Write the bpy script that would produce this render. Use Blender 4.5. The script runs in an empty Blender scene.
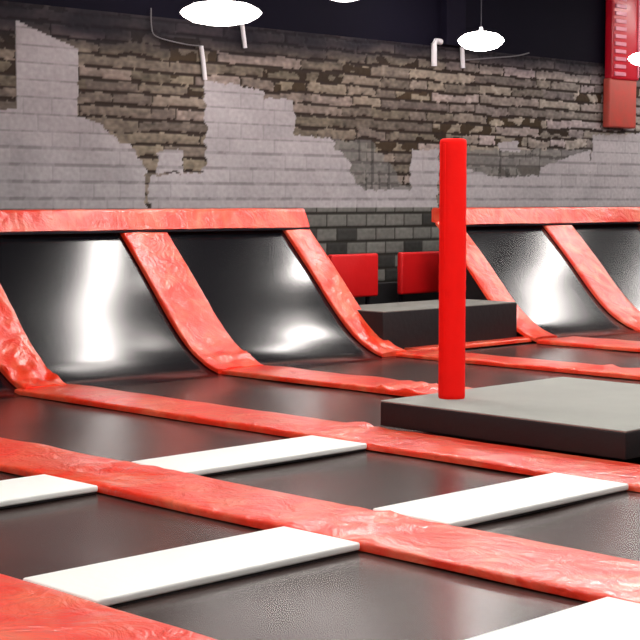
import bpy, bmesh, math, random
from mathutils import Vector, noise
random.seed(7)
C = bpy.context.scene.collection
SC = bpy.context.scene

# ---------------------------------------------------------------- materials
def lin(c):
    return tuple(((v/255.0)/12.92 if v/255.0 <= .04045 else ((v/255.0+.055)/1.055)**2.4) for v in c) + (1.0,)

def nodes(name):
    m = bpy.data.materials.new(name); m.use_nodes = True
    nt = m.node_tree
    return m, nt, nt.nodes['Principled BSDF']

def mat(name, rgb, rough=.5, metal=0.0, rgb2=None, scale=4.0, bump=0.0, bscale=30.0, coat=0.0,
        coat_rough=.2, spec=.5, stretch=(1,1,1), emit=0.0, aniso=0.0):
    m, nt, b = nodes(name)
    b.inputs['Roughness'].default_value = rough
    b.inputs['Metallic'].default_value = metal
    b.inputs['Coat Weight'].default_value = coat
    b.inputs['Coat Roughness'].default_value = coat_rough
    b.inputs['Specular IOR Level'].default_value = spec
    b.inputs['Anisotropic'].default_value = aniso
    tc = nt.nodes.new('ShaderNodeTexCoord'); mp = nt.nodes.new('ShaderNodeMapping')
    mp.inputs['Scale'].default_value = stretch
    nt.links.new(tc.outputs['Object'], mp.inputs['Vector'])
    n = nt.nodes.new('ShaderNodeTexNoise'); n.inputs['Scale'].default_value = scale
    n.inputs['Detail'].default_value = 4
    nt.links.new(mp.outputs['Vector'], n.inputs['Vector'])
    mx = nt.nodes.new('ShaderNodeMix'); mx.data_type = 'RGBA'
    mx.inputs[6].default_value = lin(rgb); mx.inputs[7].default_value = lin(rgb2 or rgb)
    nt.links.new(n.outputs['Fac'], mx.inputs[0])
    nt.links.new(mx.outputs[2], b.inputs['Base Color'])
    if bump:
        n2 = nt.nodes.new('ShaderNodeTexNoise'); n2.inputs['Scale'].default_value = bscale
        n2.inputs['Detail'].default_value = 3
        nt.links.new(mp.outputs['Vector'], n2.inputs['Vector'])
        bp = nt.nodes.new('ShaderNodeBump'); bp.inputs['Strength'].default_value = bump
        bp.inputs['Distance'].default_value = .02
        nt.links.new(n2.outputs['Fac'], bp.inputs['Height'])
        nt.links.new(bp.outputs['Normal'], b.inputs['Normal'])
    if emit:
        b.inputs['Emission Color'].default_value = lin(rgb)
        b.inputs['Emission Strength'].default_value = emit
    return m

M = {}
def vinyl_mat():
    m, nt, b = nodes('red_vinyl')
    N = nt.nodes.new; L = nt.links.new
    tc = N('ShaderNodeTexCoord')
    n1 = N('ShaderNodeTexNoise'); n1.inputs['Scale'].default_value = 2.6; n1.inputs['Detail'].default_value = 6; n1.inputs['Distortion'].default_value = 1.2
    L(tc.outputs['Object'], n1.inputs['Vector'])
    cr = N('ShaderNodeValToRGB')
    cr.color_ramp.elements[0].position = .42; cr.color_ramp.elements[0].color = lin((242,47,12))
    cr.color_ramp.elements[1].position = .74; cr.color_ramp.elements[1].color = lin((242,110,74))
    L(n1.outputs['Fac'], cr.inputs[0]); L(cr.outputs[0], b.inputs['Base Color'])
    n2 = N('ShaderNodeTexNoise'); n2.inputs['Scale'].default_value = 3.2; n2.inputs['Detail'].default_value = 3; n2.inputs['Distortion'].default_value = 2.6
    L(tc.outputs['Object'], n2.inputs['Vector'])
    n3 = N('ShaderNodeTexNoise'); n3.inputs['Scale'].default_value = 11; n3.inputs['Detail'].default_value = 3; n3.inputs['Distortion'].default_value = 1.5
    L(tc.outputs['Object'], n3.inputs['Vector'])
    ad = N('ShaderNodeMath'); ad.operation = 'MULTIPLY_ADD'; ad.inputs[1].default_value = .3
    L(n3.outputs['Fac'], ad.inputs[0]); L(n2.outputs['Fac'], ad.inputs[2])
    bp = N('ShaderNodeBump'); bp.inputs['Strength'].default_value = .55; bp.inputs['Distance'].default_value = .03
    L(ad.outputs[0], bp.inputs['Height']); L(bp.outputs['Normal'], b.inputs['Normal']); L(bp.outputs['Normal'], b.inputs['Coat Normal'])
    b.inputs['Roughness'].default_value = .4; b.inputs['Coat Weight'].default_value = 1; b.inputs['Coat Roughness'].default_value = .26
    return m
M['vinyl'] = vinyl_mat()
M['vinyl_tube'] = mat('post_vinyl', (255,22,14), .7, rgb2=(250,16,10), scale=3, bump=.25, bscale=14, spec=.15)
M['panel_red'] = mat('panel_vinyl', (225,18,22), .5, rgb2=(205,14,18), scale=2, bump=.2, bscale=8, spec=.4)
M['bed'] = mat('trampoline_fabric', (44,33,32), .26, rgb2=(64,50,46), scale=1.2, spec=.7)
M['bed_ramp'] = mat('ramp_fabric', (12,12,16), .17, rgb2=(17,16,20), scale=1.2, spec=.8)
M['white'] = mat('white_foam', (240,243,238), .5, rgb2=(232,236,232), scale=3, bump=.1, bscale=20)
M['foam_side'] = mat('black_foam_cover', (13,9,13), .65, rgb2=(17,12,16), scale=3, bump=.2, bscale=15)
M['foam_top'] = mat('grey_carpet_top', (156,158,152), .85, rgb2=(147,149,144), scale=3, bump=.1, bscale=200, spec=.1)
M['black'] = mat('black_board', (18,17,20), .6, rgb2=(24,23,26), scale=3)
M['steel'] = mat('dark_steel', (26,24,32), .45, metal=.6, rgb2=(34,31,40), scale=5)
M['navy'] = mat('dark_navy_paint', (15,12,28), .8, rgb2=(10,8,20), scale=.8, spec=.1)
M['floor'] = mat('dark_floor', (22,20,22), .7, rgb2=(30,28,28), scale=2)
M['hall'] = mat('grey_hall_paint', (96,92,96), .8, rgb2=(86,82,88), scale=.6)
M['pipe'] = mat('white_pipe_paint', (225,220,225), .35, rgb2=(215,212,216), scale=6)
M['duct'] = mat('magenta_red_duct', (196,10,44), .4, rgb2=(214,22,40), scale=2, coat=.3)
M['rung'] = mat('pale_pink_rungs', (236,150,170), .4, rgb2=(228,130,150), scale=6)
M['cable'] = mat('grey_cable', (120,115,120), .5, rgb2=(110,106,110), scale=6)
M['shade'] = mat('lamp_housing', (205,200,206), .4, rgb2=(190,186,194), scale=4)
def lamp_mat(name, s, col=(255,248,243)):
    m, nt, b = nodes(name)
    b.inputs['Base Color'].default_value = (.8,.8,.8,1)
    n = nt.nodes.new('ShaderNodeTexNoise'); n.inputs['Scale'].default_value = 2
    b.inputs['Emission Color'].default_value = lin(col)
    b.inputs['Emission Strength'].default_value = s
    return m
M['glow'] = lamp_mat('glowing_lens', 30)
M['glow_hi'] = lamp_mat('bright_glowing_lens', 70)
M['glow_mid'] = lamp_mat('mid_glowing_lens', 42)

# ---------------------------------------------------------------- helpers
def obj(name, bm, m, parent=None, smooth=True):
    me = bpy.data.meshes.new(name)
    bmesh.ops.recalc_face_normals(bm, faces=bm.faces)
    bm.to_mesh(me); bm.free()
    o = bpy.data.objects.new(name, me); C.objects.link(o)
    me.materials.append(m)
    if smooth:
        for p in me.polygons: p.use_smooth = True
        me.set_sharp_from_angle(angle=math.radians(55))
    if parent: o.parent = parent
    return o

def tag(o, label, cat, group=None):
    o['label'] = label; o['category'] = cat
    if group: o['group'] = group
    return o

def thing(name, label, cat, loc, group=None):
    o = bpy.data.objects.new(name, None); C.objects.link(o); o.location = loc
    o.empty_display_size = .2
    return tag(o, label, cat, group)

def struct(o):
    o['kind'] = 'structure'; return o

def box_bm(x0, x1, y0, y1, z0, z1, bev=0.0, bm=None, seg=3):
    own = bm is None
    b2 = bmesh.new()
    r = bmesh.ops.create_cube(b2, size=1)
    for v in b2.verts:
        v.co = Vector(((x0+x1)/2+v.co.x*(x1-x0), (y0+y1)/2+v.co.y*(y1-y0), (z0+z1)/2+v.co.z*(z1-z0)))
    if bev: bmesh.ops.bevel(b2, geom=list(b2.edges), offset=bev, segments=seg, profile=.5, affect='EDGES')
    if own: return b2
    me = bpy.data.meshes.new('tmp'); b2.to_mesh(me); b2.free(); bm.from_mesh(me); bpy.data.meshes.remove(me)
    return bm

def lathe_bm(prof, n=32, cx=0, cy=0, bm=None):
    bm = bm or bmesh.new()
    rings = []
    for r, z in prof:
        if r < 1e-5: rings.append([bm.verts.new((cx, cy, z))])
        else: rings.append([bm.verts.new((cx+r*math.cos(2*math.pi*k/n), cy+r*math.sin(2*math.pi*k/n), z)) for k in range(n)])
    for a, b in zip(rings, rings[1:]):
        for k in range(n):
            k2 = (k+1) % n
            if len(a) == 1 and len(b) > 1: bm.faces.new((a[0], b[k], b[k2]))
            elif len(b) == 1 and len(a) > 1: bm.faces.new((a[k], b[0], a[k2]))
            elif len(a) > 1: bm.faces.new((a[k], b[k], b[k2], a[k2]))
    return bm

def tube_bm(pts, r, n=10, bm=None):
    bm = bm or bmesh.new()
    P = [Vector(p) for p in pts]; rings = []
    for i, p in enumerate(P):
        t = (P[min(i+1, len(P)-1)] - P[max(i-1, 0)]).normalized()
        a = Vector((0,0,1)) if abs(t.z) < .9 else Vector((1,0,0))
        u = t.cross(a).normalized(); v = t.cross(u)
        rings.append([bm.verts.new(p + r*(math.cos(2*math.pi*k/n)*u + math.sin(2*math.pi*k/n)*v)) for k in range(n)])
    for a, b in zip(rings, rings[1:]):
        for k in range(n): bm.faces.new((a[k], a[(k+1)%n], b[(k+1)%n], b[k]))
    bm.faces.new(rings[0]); bm.faces.new(rings[-1][::-1])
    return bm

def resample(pts, step):
    P = [Vector(p) for p in pts]; out = [P[0]]
    for a, b in zip(P, P[1:]):
        n = max(1, int(math.ceil((b-a).length/step)))
        for k in range(1, n+1): out.append(a.lerp(b, k/n))
    return out

def smooth_path(pts, n=8):
    P = [Vector(p) for p in pts]; P = [2*P[0]-P[1]] + P + [2*P[-1]-P[-2]]; out = []
    for i in range(1, len(P)-2):
        for k in range(n):
            t = k/n; a, b, c, d = P[i-1], P[i], P[i+1], P[i+2]
            out.append(.5*((2*b)+(c-a)*t+(2*a-5*b+4*c-d)*t*t+(3*b-3*c+d-a)*t**3))
    out.append(P[-2]); return out

def pad_bm(pts, width, thick, side, seed=0, amp=.006, crumple=(), step=.05, edge=.022):
    """soft padded strip: top surface follows pts, side = horizontal across vector"""
    bm = bmesh.new(); P = pts; side = Vector(side).normalized(); rings = []
    w = width/2; r = min(edge, thick*.48)
    nt_ = 9
    sec = []
    for k in range(nt_+1):
        s = -w + r + (2*w-2*r)*k/nt_
        sec.append((s, 0.0, 1.0))
    for a in (60, 30, 0): sec.append((w-r+r*math.cos(math.radians(a)), -r+r*math.sin(math.radians(a)), .5))
    sec.append((w, -thick+.006, 0)); sec.append((w-.01, -thick, 0)); sec.append((-w+.01, -thick, 0)); sec.append((-w, -thick+.006, 0))
    for a in (180, 150, 120): sec.append((-w+r+r*math.cos(math.radians(a)), -r+r*math.sin(math.radians(a)), .5))
    for i, p in enumerate(P):
        t = (P[min(i+1, len(P)-1)] - P[max(i-1, 0)]).normalized()
        up = side.cross(t)
        if up.z < 0: up = -up
        ring = []
        for s, u, f in sec:
            q = p + side*s + up*u
            d = noise.noise(Vector((q.x*2.3+seed, q.y*2.3, q.z*2.3)))*amp
            for (cx, cy, cr, ca) in crumple:
                g = math.exp(-((p.x-cx)**2+(p.y-cy)**2)/(cr*cr))
                d += g*ca*noise.noise(Vector((q.x*7+seed, q.y*9, q.z*7)))
                d += g*ca*.5*abs(noise.noise(Vector((q.x*15+seed, q.y*5, q.z*15))))
            crown = .006*(1-(s/w)**2)
            ring.append(bm.verts.new(q + up*(f*(d+crown-.003)) + side*(noise.noise(Vector((p.x*1.1, p.y*1.1+seed, 3.3)))*.012)))
        rings.append(ring)
    m = len(sec)
    for a, b in zip(rings, rings[1:]):
        for k in range(m): bm.faces.new((a[k], a[(k+1)%m], b[(k+1)%m], b[k]))
    bm.faces.new(rings[0]); bm.faces.new(rings[-1][::-1])
    return bm

# ---------------------------------------------------------------- camera
H = 1.75
cam = bpy.data.cameras.new('camera'); co = bpy.data.objects.new('camera', cam); C.objects.link(co)
yaw, pit = .7963, .07595
F = Vector((-math.sin(yaw)*math.cos(pit), math.cos(yaw)*math.cos(pit), -math.sin(pit)))
co.location = (0, 0, H); co.rotation_euler = F.to_track_quat('-Z', 'Y').to_euler()
cam.sensor_width = 36; cam.lens = 1560/640*36; cam.clip_end = 200
SC.camera = co
Rv = Vector((math.cos(yaw), math.sin(yaw), 0)); Uv = Rv.cross(F)
def wall_yz(px, py, x=-15.6):
    d = F + Rv*((px-320)/1560) - Uv*((py-320)/1560)
    t = x/d.x
    return (d.y*t, H+d.z*t)

# ---------------------------------------------------------------- setting
WX = -15.6; ZT = 4.06; ZC = 6.2; FZ = -.075
struct(obj('floor', box_bm(WX-.2, 4.2, -3.2, 30.2, FZ-.2, FZ), M['floor'], smooth=False))
struct(obj('ceiling', box_bm(WX-.2, 4.2, -3.2, 30.2, ZC, ZC+.2), M['navy'], smooth=False))
struct(obj('wall_right', box_bm(4, 4.2, -3, 30, FZ, ZC), M['hall'], smooth=False))
struct(obj('wall_near', box_bm(WX, 4, -3.2, -3, FZ, ZC), M['hall'], smooth=False))
struct(obj('wall_far', box_bm(WX, 4, 30, 30.2, FZ, ZC), M['hall'], smooth=False))
struct(obj('wall_left_upper', box_bm(WX-.2, WX-.01, -3, 30, ZT, ZC), M['navy'], smooth=False))

# painted block wall: mural of rough stone with flat grey patches, painted per vertex
def inpoly(x, y, poly):
    c = False; j = len(poly)-1
    for i in range(len(poly)):
        xi, yi = poly[i]; xj, yj = poly[j]
        if (yi > y) != (yj > y) and x < (xj-xi)*(y-yi)/(yj-yi)+xi: c = not c
        j = i
    return c
def W(*pts): return [wall_yz(*p) for p in pts]
SMOOTH = [
    W((16,20),(78,49),(78,116),(100,124),(120,140),(138,150),(146,176),(146,215),(-60,215),(-60,118),(17,108)),
    W((158,150),(184,150),(184,172),(158,172)),
    W((150,176),(205,172),(205,100),(204,80),(230,84),(262,90),(264,98),(295,100),(295,135),(330,140),(345,155),(360,190),(410,190),(411,150),(438,150),(438,212),(150,212)),
    W((465,168),(500,178),(590,172),(592,135),(700,132),(700,215),(465,215)),
    W((500,142),(520,142),(520,152),(500,152)),
    W((540,168),(560,160),(590,150),(590,180),(540,180)),
]
SEMI = [W((296,138),(372,142),(400,180),(430,205),(296,205)), W((465,150),(590,150),(590,205),(465,205))]
def wall_mesh():
    y0, y1, st = 5.0, 27.0, .02
    ny = int((y1-y0)/st); nz = int((ZT-FZ)/.02)
    H_ = .2; HS = .155
    rnd = random.Random(11)
    courses = {}
    for c in range(0, 30):
        L = []; y = y0-1
        while y < y1+1:
            w = rnd.choice([.4,.6,.8,.8,1.1,1.5]); 
            L.append((y, y+w, rnd.random(), rnd.random())); y += w
        courses[c] = (L, rnd.uniform(-.035,.035))
    verts = []; cols = []
    import bisect
    starts = {c: [s[0] for s in courses[c][0]] for c in courses}
    for j in range(nz+1):
        z = FZ + (ZT-FZ)*j/nz
        for i in range(ny+1):
            y = y0 + (y1-y0)*i/ny
            nz1 = noise.noise(Vector((y*1.7, z*2.2, 0))); nz2 = noise.noise(Vector((y*5.1, z*9, 4)))
            nz3 = noise.noise(Vector((y*14, z*22, 9)))
            jy, jz = y+nz2*.02, z+nz1*.05
            ja = .01 if y < 11.25 else .09
            sm = any(inpoly(y+nz2*ja, z+nz3*.35*ja+nz2*.3*ja, p) for p in SMOOTH)
            semi = (not sm) and any(inpoly(y+nz2*.06, z+nz2*.05, p) for p in SEMI)
            low = z < 1.66
            d = 0.0
            if sm or low or semi:
                jy, jz = y, z
            hh = H_ if (low or sm) else HS; zz = (jz+.02) / hh; c = int(zz); c = max(0, min(29, c)); fz = (jz+.02) - c*hh
            if low or sm:
                off = .2*(c % 2); k = math.floor((jy+off)/.4); fy = (jy+off) - k*.4; wlen = .4
                r1 = (math.sin(k*12.9898+c*78.233)*43758.5453) % 1; r2 = (math.sin(k*39.34+c*11.13)*24634.63) % 1
            else:
                L, dz = courses[c]
                fz = fz + dz*nz1
                k = bisect.bisect_right(starts[c], jy)-1; s = L[k]; fy = jy-s[0]; wlen = s[1]-s[0]; r1, r2 = s[2], s[3]
            em = min(fy, wlen-fy); ez = min(fz, hh-fz)
            if low:
                a = .40 + .06*r1 + .04*nz3
                col = [a*.98, a*.97, a*.93]
                hb = 1.0
                if ez < .02 or em < .016: col = [.17,.16,.145]; hb = .2
                elif r2 < .22: col = [v*.5 for v in col]
            elif sm:
                a = .64 + .05*max(0, min(1, (y-15)/5)) + .03*(r1-.5) + .025*nz3 + .04*nz1
                col = [a*1.0, a*.965, a*.98]; hb = 1
                if ez < .014: col = [v*(.90 - .1*(nz2 > 0)) for v in col]; hb = .8
                elif em < .014 and r2 > .6: col = [v*.92 for v in col]; hb = .8
            else:
                right = max(0, min(1, (y-16)/5)); a = .40 + .17*r1 + .12*nz3 + .09*nz2
                a *= .9+.25*right; tone = (1.0, .92-.02*r2+.03*right, .79+.06*r2+.09*right)
                col = [a*t for t in tone]; hb = 1
                mort = ez + nz3*.012 + nz2*.02
                if mort < .019: col = [.19,.15,.13]; hb = 0
                elif em + nz3*.03 < .014 and r1 > .35: col = [.19,.155,.13]; hb = 0
                elif r2 < .12 and noise.noise(Vector((y*4, z*6, 2))) > .0: col = [.17+.1*r1, .13+.09*r1, .10+.06*r1]; hb = .4
                elif r2 > .88: col = [min(1, v*1.2) for v in col]
                if semi:
                    f = .6; g = .47+.03*nz3
                    col = [v*(1-f)+f*g for v in col]; hb = .5+.5*hb
                    vs = noise.noise(Vector((y*11, z*.8, 6)))
                    if vs > .28: col = [v*.75 for v in col]
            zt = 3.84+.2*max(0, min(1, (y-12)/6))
            if z > zt-.32 and not (sm and y < 12):                       # lamp falloff painted in: top courses fade to dark
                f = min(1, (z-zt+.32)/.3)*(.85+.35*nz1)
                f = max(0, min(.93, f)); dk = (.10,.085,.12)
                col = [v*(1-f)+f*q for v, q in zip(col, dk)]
            verts.append((WX - .012*(1-hb) + .004*nz3, y, z))
            cols.append([max(0, v)**2.2 for v in col]+[1])
    faces = []
    for j in range(nz):
        for i in range(ny):
            a = j*(ny+1)+i
            faces.append((a, a+1, a+ny+2, a+ny+1))
    # plain border quads up to the room's corners
    n0 = len(verts)
    for (a, b) in ((-3, y0), (y1, 30)):
        k = len(verts)
        verts.extend([(WX, a, FZ), (WX, b, FZ), (WX, b, ZT), (WX, a, ZT)]); cols.extend([[.22,.2,.2,1]]*4)
        faces.append((k, k+1, k+2, k+3))
    me = bpy.data.meshes.new('wall_left'); me.from_pydata(verts, [], faces)
    ca = me.color_attributes.new('paint', 'FLOAT_COLOR', 'POINT')
    ca.data.foreach_set('color', [v for c in cols for v in c])
    o = bpy.data.objects.new('wall_left', me); C.objects.link(o)
    m, nt, b = nodes('painted_stone_blocks')
    at = nt.nodes.new('ShaderNodeAttribute'); at.attribute_name = 'paint'
    tc = nt.nodes.new('ShaderNodeTexCoord')
    n = nt.nodes.new('ShaderNodeTexNoise'); n.inputs['Scale'].default_value = 18; n.inputs['Detail'].default_value = 5
    nt.links.new(tc.outputs['Object'], n.inputs['Vector'])
    mr = nt.nodes.new('ShaderNodeMapRange'); mr.inputs[3].default_value = .8; mr.inputs[4].default_value = 1.2
    nt.links.new(n.outputs['Fac'], mr.inputs[0])
    vm = nt.nodes.new('ShaderNodeVectorMath'); vm.operation = 'SCALE'
    nt.links.new(at.outputs['Color'], vm.inputs[0]); nt.links.new(mr.outputs[0], vm.inputs['Scale'])
    nt.links.new(vm.outputs[0], b.inputs['Base Color'])
    b.inputs['Roughness'].default_value = .75; b.inputs['Specular IOR Level'].default_value = .25
    me.materials.append(m)
    for p in me.polygons: p.use_smooth = True
    return struct(o)
wall_mesh()
obj_b = struct(obj('wall_left_backing', box_bm(WX-.2, WX-.06, -3, 30, FZ, ZT), M['black'], smooth=False))

# dark column against the wall above the mural, far behind the red post
cy0, _ = wall_yz(441, 10); cy1, _ = wall_yz(460, 10)
struct(obj('trim_column', box_bm(WX-.01, WX+.12, cy0, cy1, ZT+.02, ZC, .01), mat('slate_column', (20,17,32), .8, rgb2=(17,14,28), spec=.1), smooth=False))

# ---------------------------------------------------------------- ramps
PROF = [(-12.2,0,-.0),(-12.32,0,.018),(-12.5,0,.08),(-12.76,0,.23),(-13.06,0,.5),(-13.45,0,.93),(-13.9,0,1.40),(-13.98,0,1.48)]
SM = smooth_path(PROF, 8)
def offset_profile(d):
    out = []
    for i, p in enumerate(SM):
        t = (SM[min(i+1, len(SM)-1)] - SM[max(i-1, 0)]).normalized()
        up = Vector((-t.z, 0, t.x));
        if up.z < 0: up = -up
        out.append(p + up*d)
    return out
TB = -.055       # top of the beds below the top of the pads
BP = offset_profile(TB)
def ramp_bed(y0, y1, label):
    bm = bmesh.new(); n = 24; top = []; bot = []
    BL = offset_profile(TB-.02)
    m = len(BP)
    for i in range(m):
        rt = []; rb = []
        for k in range(n+1):
            y = y0+(y1-y0)*k/n; s = math.sin(math.pi*k/n)
            sag = -.012*s*math.sin(math.pi*i/(m-1))
            p = BP[i]; q = BL[i]
            rt.append(bm.verts.new((p.x+sag*.7, y, p.z+sag))); rb.append(bm.verts.new((q.x+sag*.7, y, q.z+sag)))
        top.append(rt); bot.append(rb)
    for i in range(m-1):
        for k in range(n):
            bm.faces.new((top[i][k], top[i][k+1], top[i+1][k+1], top[i+1][k]))
            bm.faces.new((bot[i][k], bot[i+1][k], bot[i+1][k+1], bot[i][k+1]))
        bm.faces.new((top[i][0], top[i+1][0], bot[i+1][0], bot[i][0]))
        bm.faces.new((top[i][n], bot[i][n], bot[i+1][n], top[i+1][n]))
    for i in (0, m-1):
        for k in range(n): bm.faces.new((top[i][k], bot[i][k], bot[i][k+1], top[i][k+1]))
    return tag(obj('ramp_trampoline', bm, M['bed_ramp']), label, 'trampoline', 'curved black ramp beds along the wall')
Y0, Y3, Y2, Y1, YD3, YD4, YD5, YD6 = 3.66, 6.04, 8.43, 10.92, 13.52, 16.12, 18.5, 20.95
G = .008
ramp_bed(Y3+G, Y2-G, 'black curved ramp bed beyond the left edge pad, cut off by the frame')
ramp_bed(Y2+G, Y1-G, 'large black curved ramp bed at far left with broad white highlight')
ramp_bed(Y1+G, 13.3, 'black curved ramp bed between two slanting red pads, left of the low step')
ramp_bed(YD4+G, YD5-G, 'black curved ramp bed with bright highlight, just right of the red post')
ramp_bed(YD5+G, YD6-G, 'black curved ramp bed at the far right edge of the picture')

def ramp_frame(y0, y1, label):
    bm = bmesh.new(); low = offset_profile(TB-.03)
    poly = [(p.x, p.z) for p in low if p.z > FZ+.03] + [(-13.99, 1.40), (-13.99, FZ), (low[0].x, FZ)]
    A = [bm.verts.new((x, y0, z)) for x, z in poly]; B = [bm.verts.new((x, y1, z)) for x, z in poly]
    bm.faces.new(A); bm.faces.new(B[::-1])
    for k in range(len(poly)): bm.faces.new((A[k], A[(k+1)%len(poly)], B[(k+1)%len(poly)], B[k]))
    return tag(obj('ramp_platform', bm, M['black'], smooth=False), label, 'ramp platform')
ramp_frame(Y3, 13.40, 'black boarded platform under the left pair of ramp beds')
ramp_frame(YD4-.12, YD6, 'black boarded platform under the right ramp beds, behind the red post')

# slanting pads on the ramps
def ramp_pad(y, w, seed, label, th=.055, cr=.02):
    pts = [Vector((p.x, y, p.z)) for p in resample(SM[6:], .05)]
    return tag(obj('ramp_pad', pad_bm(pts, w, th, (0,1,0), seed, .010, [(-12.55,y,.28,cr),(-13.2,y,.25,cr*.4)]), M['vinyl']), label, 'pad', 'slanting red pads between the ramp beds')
ramp_pad(Y3, .66, 1, 'red slanting ramp pad beyond the left edge, outside the picture')
ramp_pad(Y2-.01, .50, 5, 'red slanting ramp pad cut by the left picture edge, creased at its foot', cr=.045)
ramp_pad(Y1-.05, .64, 9, 'wide red slanting ramp pad between the two big left ramp beds', cr=.045)
ramp_pad(13.24, .42, 14, 'red slanting ramp pad at the right end of the left ramps, beside the low step')
ramp_pad(YD4, .46, 20, 'narrow red slanting ramp pad half hidden behind the red post')
ramp_pad(YD5, .64, 26, 'pale red slanting ramp pad at the right, between the two right ramp beds')
ramp_pad(YD6, .64, 31, 'red slanting ramp pad beyond the right picture edge')

# top rails
def rail(y0, y1, seed, label):
    root = thing('top_rail', label, 'rail', (-14.1, (y0+y1)/2, 1.4), 'padded red rails on top of the ramps')
    bm = bmesh.new()
    sec = [(-13.91,1.425),(-13.895,1.435),(-13.91,1.47),(-13.94,1.54),(-13.975,1.62),(-13.99,1.65),(-14.01,1.662),(-14.07,1.664),(-14.12,1.66),(-14.14,1.63),(-14.14,1.47),(-14.0,1.45),(-13.97,1.43)]
    n = int((y1-y0)/.06); rings = []
    for i in range(n+1):
        y = y0+(y1-y0)*i/n
        ring = []
        seam = min(1, abs(((y-y0) % 2.46)-0)/.03) 
        for k, (x, z) in enumerate(sec):
            d = .010*noise.noise(Vector((x*6+seed, y*2.0, z*6))) + .006*noise.noise(Vector((x*9, y*7+seed, z*9)))
            f = 1 if k < 10 else 0
            ring.append(bm.verts.new((x+1.2*d*f, y, z+.6*d*f-(.006*(1-seam) if k in (4,5,6) else 0))))
        rings.append(ring)
    m = len(sec)
    for a, b in zip(rings, rings[1:]):
        for k in range(m): bm.faces.new((a[k], a[(k+1)%m], b[(k+1)%m], b[k]))
    bm.faces.new(rings[0]); bm.faces.new(rings[-1][::-1])
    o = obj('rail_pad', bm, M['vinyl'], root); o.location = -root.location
    # dark welt strip under the pad
    o = obj('welt', box_bm(-13.94, -13.90, y0, y1, 1.40, 1.425, .006), M['steel'], root, False); o.location = -root.location
rail(Y3-.3, 13.42, 3, 'red padded top rail over the left ramp beds, against the block wall')
rail(YD4-.16, YD6+.4, 8, 'red padded top rail over the right ramp beds, behind the red post')

# ---------------------------------------------------------------- floor beds
def bed(x0, x1, y0, y1, label):
    bm = bmesh.new(); nx = max(6, int((x1-x0)/.09)); ny = max(8, int((y1-y0)/.09))
    T = []; B = []
    for i in range(nx+1):
        rt = []; rb = []
        for k in range(ny+1):
            x = x0+(x1-x0)*i/nx; y = y0+(y1-y0)*k/ny
            s = math.sin(math.pi*i/nx)*math.sin(math.pi*k/ny)
            z = TB-.010*max(0, s)**.5 + .012*min(1, s*4)*noise.noise(Vector((x*1.0+y*.55, y*.9-x*.25, 7.7)))
            rt.append(bm.verts.new((x,y,z))); rb.append(bm.verts.new((x,y,z-.02)))
        T.append(rt); B.append(rb)
    for i in range(nx):
        for k in range(ny):
            bm.faces.new((T[i][k],T[i+1][k],T[i+1][k+1],T[i][k+1])); bm.faces.new((B[i][k],B[i][k+1],B[i+1][k+1],B[i+1][k]))
    for i in range(nx):
        bm.faces.new((T[i][0],B[i][0],B[i+1][0],T[i+1][0])); bm.faces.new((T[i][ny],T[i+1][ny],B[i+1][ny],B[i][ny]))
    for k in range(ny):
        bm.faces.new((T[0][k],T[0][k+1],B[0][k+1],B[0][k])); bm.faces.new((T[nx][k],B[nx][k],B[nx][k+1],T[nx][k+1]))
    return tag(obj('floor_trampoline', bm, M['bed']), label, 'trampoline', 'flat black trampoline beds in the floor')
XW = [-12.0, -8.07, -5.81, -3.69]
XF = -12.19
bed(XF, XW[1]-G, Y0+G, Y3-G, 'black floor bed at far left, a dark sliver between white beam and pad')
bed(XW[1]+G, XW[2]-G, Y0+G, Y3-G, 'black floor bed between the two white beams, nearest row, left')
bed(XW[2]+G, XW[3]-G, Y0+G, Y3-G, 'nearest black floor bed at bottom centre, between white beams')
bed(XW[3]+G, 0, Y0+G, Y3-G, 'black floor bed past the bottom right white beam, outside the picture')
bed(XF, XW[1]-G, Y3+G, Y2-G, 'long black floor bed in the second row, left of both upper white beams')
bed(XW[1]+G, XW[2]-G, Y3+G, Y2-G, 'black floor bed in front of the grey-topped block, between white beams')
bed(XW[2]+G, XW[3]-G, Y3+G, Y2-G, 'black floor bed at the right edge, right of the second white beam')
bed(XF, XW[1]-G, Y2+G, Y1-G, 'long black floor bed at the foot of the large left ramp bed')
bed(XW[1]+G, XW[2]-G, Y2+G, Y1-G, 'black floor bed hidden underneath the grey-topped block')
bed(XF, XW[2]-G, Y1+G, YD3-G, 'long black floor bed behind the grey-topped block and the red post')
bed(XF-.0, XW[2]-G, YD3+G, YD4-G, 'black floor bed in front of the low dark step')
bed(XF, XW[2]-G, YD4+G, YD5-G, 'black floor bed at the foot of the right ramp bed')
bed(XF, XW[2]-G, YD5+G, YD6-G, 'black floor bed at the far right, the farthest one')
bed(XW[1]+G, 0, .6, Y0-G, 'black floor bed nearest to the camera, below the picture')

# ---------------------------------------------------------------- floor pads
def floor_pad(y, x0, x1, w, seed, label, th=.055, cr=()):
    pts = resample([(x0,y,0),(x1,y,0)], .05)
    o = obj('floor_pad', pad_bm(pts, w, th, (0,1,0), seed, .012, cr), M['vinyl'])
    return tag(o, label, 'pad', 'long red pads between the floor beds')
XP = -12.36
floor_pad(Y0, XP, 0, .70, 41, 'pale red floor pad cutting the bottom left corner, nearest to the camera')
floor_pad(Y3, XP, 0, .68, 46, 'long red floor pad crossing the whole picture over both white beams', cr=[(-8.1,Y3,.35,.03),(-5.8,Y3,.4,.035)])
floor_pad(Y2, XP, 0, .66, 52, 'long red floor pad running along the front of the grey-topped block', cr=[(-8.3,Y2,.35,.04)])
floor_pad(Y1, XP, -3, .66, 57, 'red floor pad ending behind the red post and grey-topped block', cr=[(-9.9,Y1,.4,.05)])
floor_pad(YD3+.03, XP, -3, .58, 63, 'red floor pad behind the post, with a lifted bump near the right edge', cr=[(-9.6,YD3,.3,.04)], th=.055)
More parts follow.
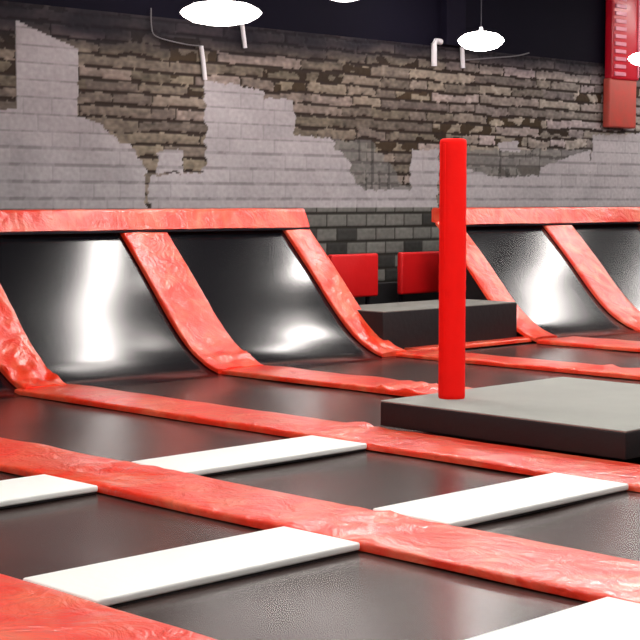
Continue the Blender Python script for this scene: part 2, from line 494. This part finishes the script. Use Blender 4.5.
floor_pad(YD4+.02, -12.16, -3, .80, 68, 'red floor pad leading right from the foot of the narrow ramp pad', th=.055)
floor_pad(YD5, XP, -3, .64, 73, 'red floor pad at the foot of the right slanting pad, at the picture edge')
floor_pad(YD6, XP, -3, .64, 78, 'farthest red floor pad, beyond the right picture edge')
# thin cross pad in front of the step
pts = resample([(-12.5,YD3+.2,.0),(-12.5,YD4-.2,.0)], .05)
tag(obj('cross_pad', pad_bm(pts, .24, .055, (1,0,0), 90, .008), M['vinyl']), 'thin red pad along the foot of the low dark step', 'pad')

# ---------------------------------------------------------------- white beams
def beam(xc, y0, y1, label, w=.58):
    root = thing('white_beam', label, 'beam', (xc, (y0+y1)/2, TB), 'white padded beams between the floor beds')
    bm = bmesh.new(); box_bm(xc-w/2, xc+w/2, y0, y1, TB+.012, -.002, .012, bm)
    o = obj('foam_top', bm, M['white'], root); o.location = -root.location
    o = obj('gap_shadow_strip', box_bm(xc-w/2+.012, xc+w/2-.012, y0+.005, y1-.005, TB-.0, TB+.013), M['black'], root, False); o.location = -root.location  # black strip standing in for the shadow gap under the beam
a3, b3 = Y3-.345, Y3+.345
beam(-8.07, Y0+.36, a3, 'white beam at the left picture edge, in front of the crossing red pad')
beam(-8.07, b3, Y2-.335, 'white beam ending at the near left corner of the grey-topped block')
beam(-5.81, Y0+.36, a3, 'long white beam from the bottom left pad to the crossing red pad')
beam(-5.81, b3, Y2-.335, 'white beam between crossing red pad and the pad in front of the block')
beam(-3.69, Y0+.36, a3, 'white beam in the bottom right corner of the picture', .60)

# ---------------------------------------------------------------- grey topped block with red post
def block(x0, x1, y0, y1, z0, z1, name, label, topm, rim=.0):
    root = thing(name, label, 'block', ((x0+x1)/2, (y0+y1)/2, z0))
    o = obj('side_cover', box_bm(x0, x1, y0, y1, z0, z1-.012, .012), M['foam_side'], root); o.location = -root.location
    bm = bmesh.new(); n = 16
    box_bm(x0+.002, x1-.002, y0+.002, y1-.002, z1-.014, z1, .006, bm)
    o = obj('top_cover', bm, topm, root); o.location = -root.location
    return root
block(-8.30, -6.02, 8.775, 11.12, .004, .205, 'foam_block', 'low wide black block with a light grey top, at right foreground', M['foam_top'])
block(-13.60, -12.58, 13.35, 15.87, FZ, .455, 'entry_step', 'dark step with thin grey top edge between the two ramp groups', mat('step_top', (138,138,132), .8, rgb2=(120,120,116), spec=.1))

pr = thing('padded_post', 'tall bright red padded post standing on the grey-topped block', 'post', (-8.002, 9.28, .205))
R_ = .105; prof = [(.0,0),(R_*.96,0),(R_,.012)]
z = .012
while z < 1.96:
    z += .03
    prof.append((R_+.0015*noise.noise(Vector((z*9,2,1)))+.0012*noise.noise(Vector((z*31,5,1))), z))
prof += [(R_,2.0),(R_*.97,2.02),(R_*.8,2.03),(0,2.032)]
obj('post_sleeve', lathe_bm(prof, 40), M['vinyl_tube'], pr)
for zz in (.97,):
    obj('strap', lathe_bm([(R_,zz-.14),(R_+.003,zz-.10),(R_+.001,zz-.06),(R_+.003,zz-.02),(R_+.001,zz+.03),(R_+.003,zz+.07),(R_,zz+.1)], 40), M['vinyl_tube'], pr)
obj('closure_flap', box_bm(-.012,.012,-R_-.003,-R_+.004,.03,1.99,.003), M['vinyl_tube'], pr)

# red padded panels behind the step
def panel(y0, y1, z0, z1, label):
    x = -14.55
    root = thing('padded_barrier', label, 'barrier', (x, (y0+y1)/2, FZ), 'red padded panels behind the step')
    bm = bmesh.new(); box_bm(x-.05, x+.05, y0, y1, z0, z1, .03, bm, 4)
    o = obj('cushion', bm, M['panel_red'], root); o.location = -root.location
    for yy in (y0+.1, y1-.1):
        o = obj('leg', box_bm(x-.09, x-.045, yy-.025, yy+.025, FZ, z1-.1, .006), M['steel'], root, False); o.location = -root.location
    o = obj('foot_rail', box_bm(x-.11, x-.03, y0+.02, y1-.02, FZ, FZ+.05, .006), M['steel'], root, False); o.location = -root.location
panel(14.40, 15.30, .47, 1.05, 'darker red padded panel left of the post, partly behind the slanting pad')
panel(15.76, 17.05, .47, 1.05, 'bright red padded panel directly behind the red post')
# dark low barrier behind the panels' feet
tag(obj('low_barrier', box_bm(-14.95, -14.85, YD3+.4, 17.2, FZ, .62, .01), M['black'], smooth=False), 'low black barrier board behind the red padded panels', 'barrier')

# ---------------------------------------------------------------- lamps
def lamp(loc, r, h, m, label, rod=True, group='round ceiling lamps', n=36):
    root = thing('pendant_lamp', label, 'lamp', loc, group)
    obj('lens', lathe_bm([(0,-h*.5),(r*.35,-h*.48),(r*.7,-h*.36),(r*.93,-h*.14),(r,0),(r*.93,h*.14),(r*.7,h*.34),(r*.35,h*.44),(0,h*.45)] if n > 20 else [(0,-h*.5),(r*.8,-h*.3),(r,0),(r*.7,h*.34),(0,h*.45)], n), m, root)
    obj('housing', lathe_bm([(r*.2,h*.43),(r*.18,h*.47),(.03,h*.5),(.02,h*.7),(0,h*.7)], 36), M['shade'], root)
    if rod: obj('suspension_rod', tube_bm([(0,0,h*.6),(0,0,ZC-loc[2])], .007, 8), M['steel'], root)
    return root
lamp((-14.28,12.32,3.99), .49, .29, lamp_mat('soft_glowing_lens', 6), 'large glowing round lamp at upper left, against the top of the wall')
lamp((-13.12,15.75,3.82), .30, .25, M['glow'], 'smaller glowing round lamp above and right of the red post')
lamp((-12.95,19.22,3.80), .24, .2, M['glow'], 'glowing lamp just cut by the right picture edge')
lamp((-13.0,13.12,4.18), .26, .2, lamp_mat('edge_lens', 7), 'white lamp peeping in at the top edge, centre of the picture')
k = 0
hall = [(-9.6, 23.4)] + [(x, y) for x in (-9.6,-5.6,-1.6) for y in (1.5,5.5,9.5,13.5,17.5)]
OFF = ['second', 'third']
for i, (x, y) in enumerate(hall):
    lamp((x, y, 4.9 if x > -12 else 4.6), .5, .3, M['glow_hi'] if (x < -9 and y > 13 and y < 14) or y > 20 else M['glow_mid'], 'round hall lamp hanging above the picture, out of view', group='lamps above the picture', n=10)

def strip(x0, x1, y, z, w, label, m, rot=0.0):
    root = thing('linear_lamp', label, 'lamp', ((x0+x1)/2, y, z), 'long lamps under the ceiling')
    L = (x1-x0)/2; root.rotation_euler = (0, 0, rot)
    obj('diffuser', box_bm(-L, L, -w/2, w/2, -.03, .03, .02), m, root)
    obj('housing', box_bm(-L-.03, L+.03, -w/2-.03, w/2+.03, .031, .12, .02), M['shade'], root)
    for xx in (-L*.8, L*.8): obj('suspension_rod', tube_bm([(xx,0,.12),(xx,0,ZC-z-.004)], .01, 8), M['steel'], root)
SM_ = lamp_mat('strip_diffuser', 27)
strip(-14.1, -11.8, 12.86, 4.85, .38, 'long lamp above the large left ramp bed, out of view', SM_, -.05)
strip(-15.0, -13.1, 16.7, 4.9, .26, 'short lamp above the second ramp bed, out of view', SM_)
strip(-14.6, -11.6, 23.5, 5.2, .4, 'long lamp above the right ramp beds, out of view', SM_, -.1)
strip(-14.6, -11.6, 27.2, 5.2, .4, 'long lamp at the far end of the hall, out of view', SM_)
# ---------------------------------------------------------------- conduits and cable on the wall
def yz(px, py): return wall_yz(px, py, WX+.05)
def pipe(pts, r, label):
    P = [(WX+.05,)+yz(*p) for p in pts]
    return tag(obj('wall_conduit', tube_bm(resample(P, .1), r, 10), M['pipe']), label, 'pipe', 'white pipes on the wall')
pipe([(201,46),(203,60),(205,80)], .03, 'white pipe on the block wall below the large round lamp')
pipe([(242,24),(245,48)], .03, 'short white pipe beside the right end of the large round lamp')
pipe([(434,66),(434,44),(436,41),(441,42)], .045, 'short hooked white pipe left of the smaller round lamp')
pipe([(462,46),(463,68)], .035, 'short white pipe directly under the smaller round lamp')
P = [(WX+.05,)+yz(*p) for p in [(151,8),(151,20),(153,33),(160,38),(175,42),(190,45),(202,46)]]
tag(obj('wall_cable', tube_bm(smooth_path(P, 6), .008, 8), M['cable']), 'thin pale cable sagging along the wall top left of the large lamp', 'cable')
P = [(WX+.05,)+yz(*p) for p in [(466,60),(490,58),(515,56),(529,53)]]
tag(obj('wall_cable', tube_bm(smooth_path(P, 6), .010, 8), M['cable']), 'thin pale cable running right from under the smaller round lamp', 'cable')

# ribbed red duct at the upper right
ya, _ = wall_yz(603, 60); yb, zb = wall_yz(629, 129)
za = wall_yz(606, 0)[1]+.4
root = thing('ribbed_duct', 'red ribbed vertical duct hanging at the upper right before the wall', 'duct', (WX, (ya+yb)/2, zb))
ym = ya+(yb-ya)*.45
o = obj('lower_sleeve', box_bm(WX+.03, WX+.17, ya-.04, yb-.03, zb, zb+.82, .03), mat('faded_red', (214,66,56), .6, rgb2=(160,84,70), scale=6), root); o.location = -root.location
o = obj('duct_body', box_bm(WX+.02, WX+.2, ya, yb, zb+.8, ZC, .04), M['duct'], root); o.location = -root.location
zz = zb+.86; n = 0
while zz < za+.3:
    o = obj('rung', box_bm(WX+.2, WX+.225, ya+.04, ym, zz, zz+.065, .008), M['rung'], root, False); o.location = -root.location
    zz += .125
o = obj('edge_strip', box_bm(WX+.19, WX+.225, yb-.08, yb-.04, zb+.85, ZC-.2, .008), M['rung'], root, False); o.location = -root.location

# ---------------------------------------------------------------- world and view
w = bpy.data.worlds.new('world'); SC.world = w; w.use_nodes = True
w.node_tree.nodes['Background'].inputs[0].default_value = (.05,.05,.06,1)
w.node_tree.nodes['Background'].inputs[1].default_value = .3
SC.view_settings.view_transform = 'Standard'; SC.view_settings.look = 'None'
SC.view_settings.exposure = 0; SC.view_settings.gamma = 1; SC.view_settings.use_curve_mapping = False
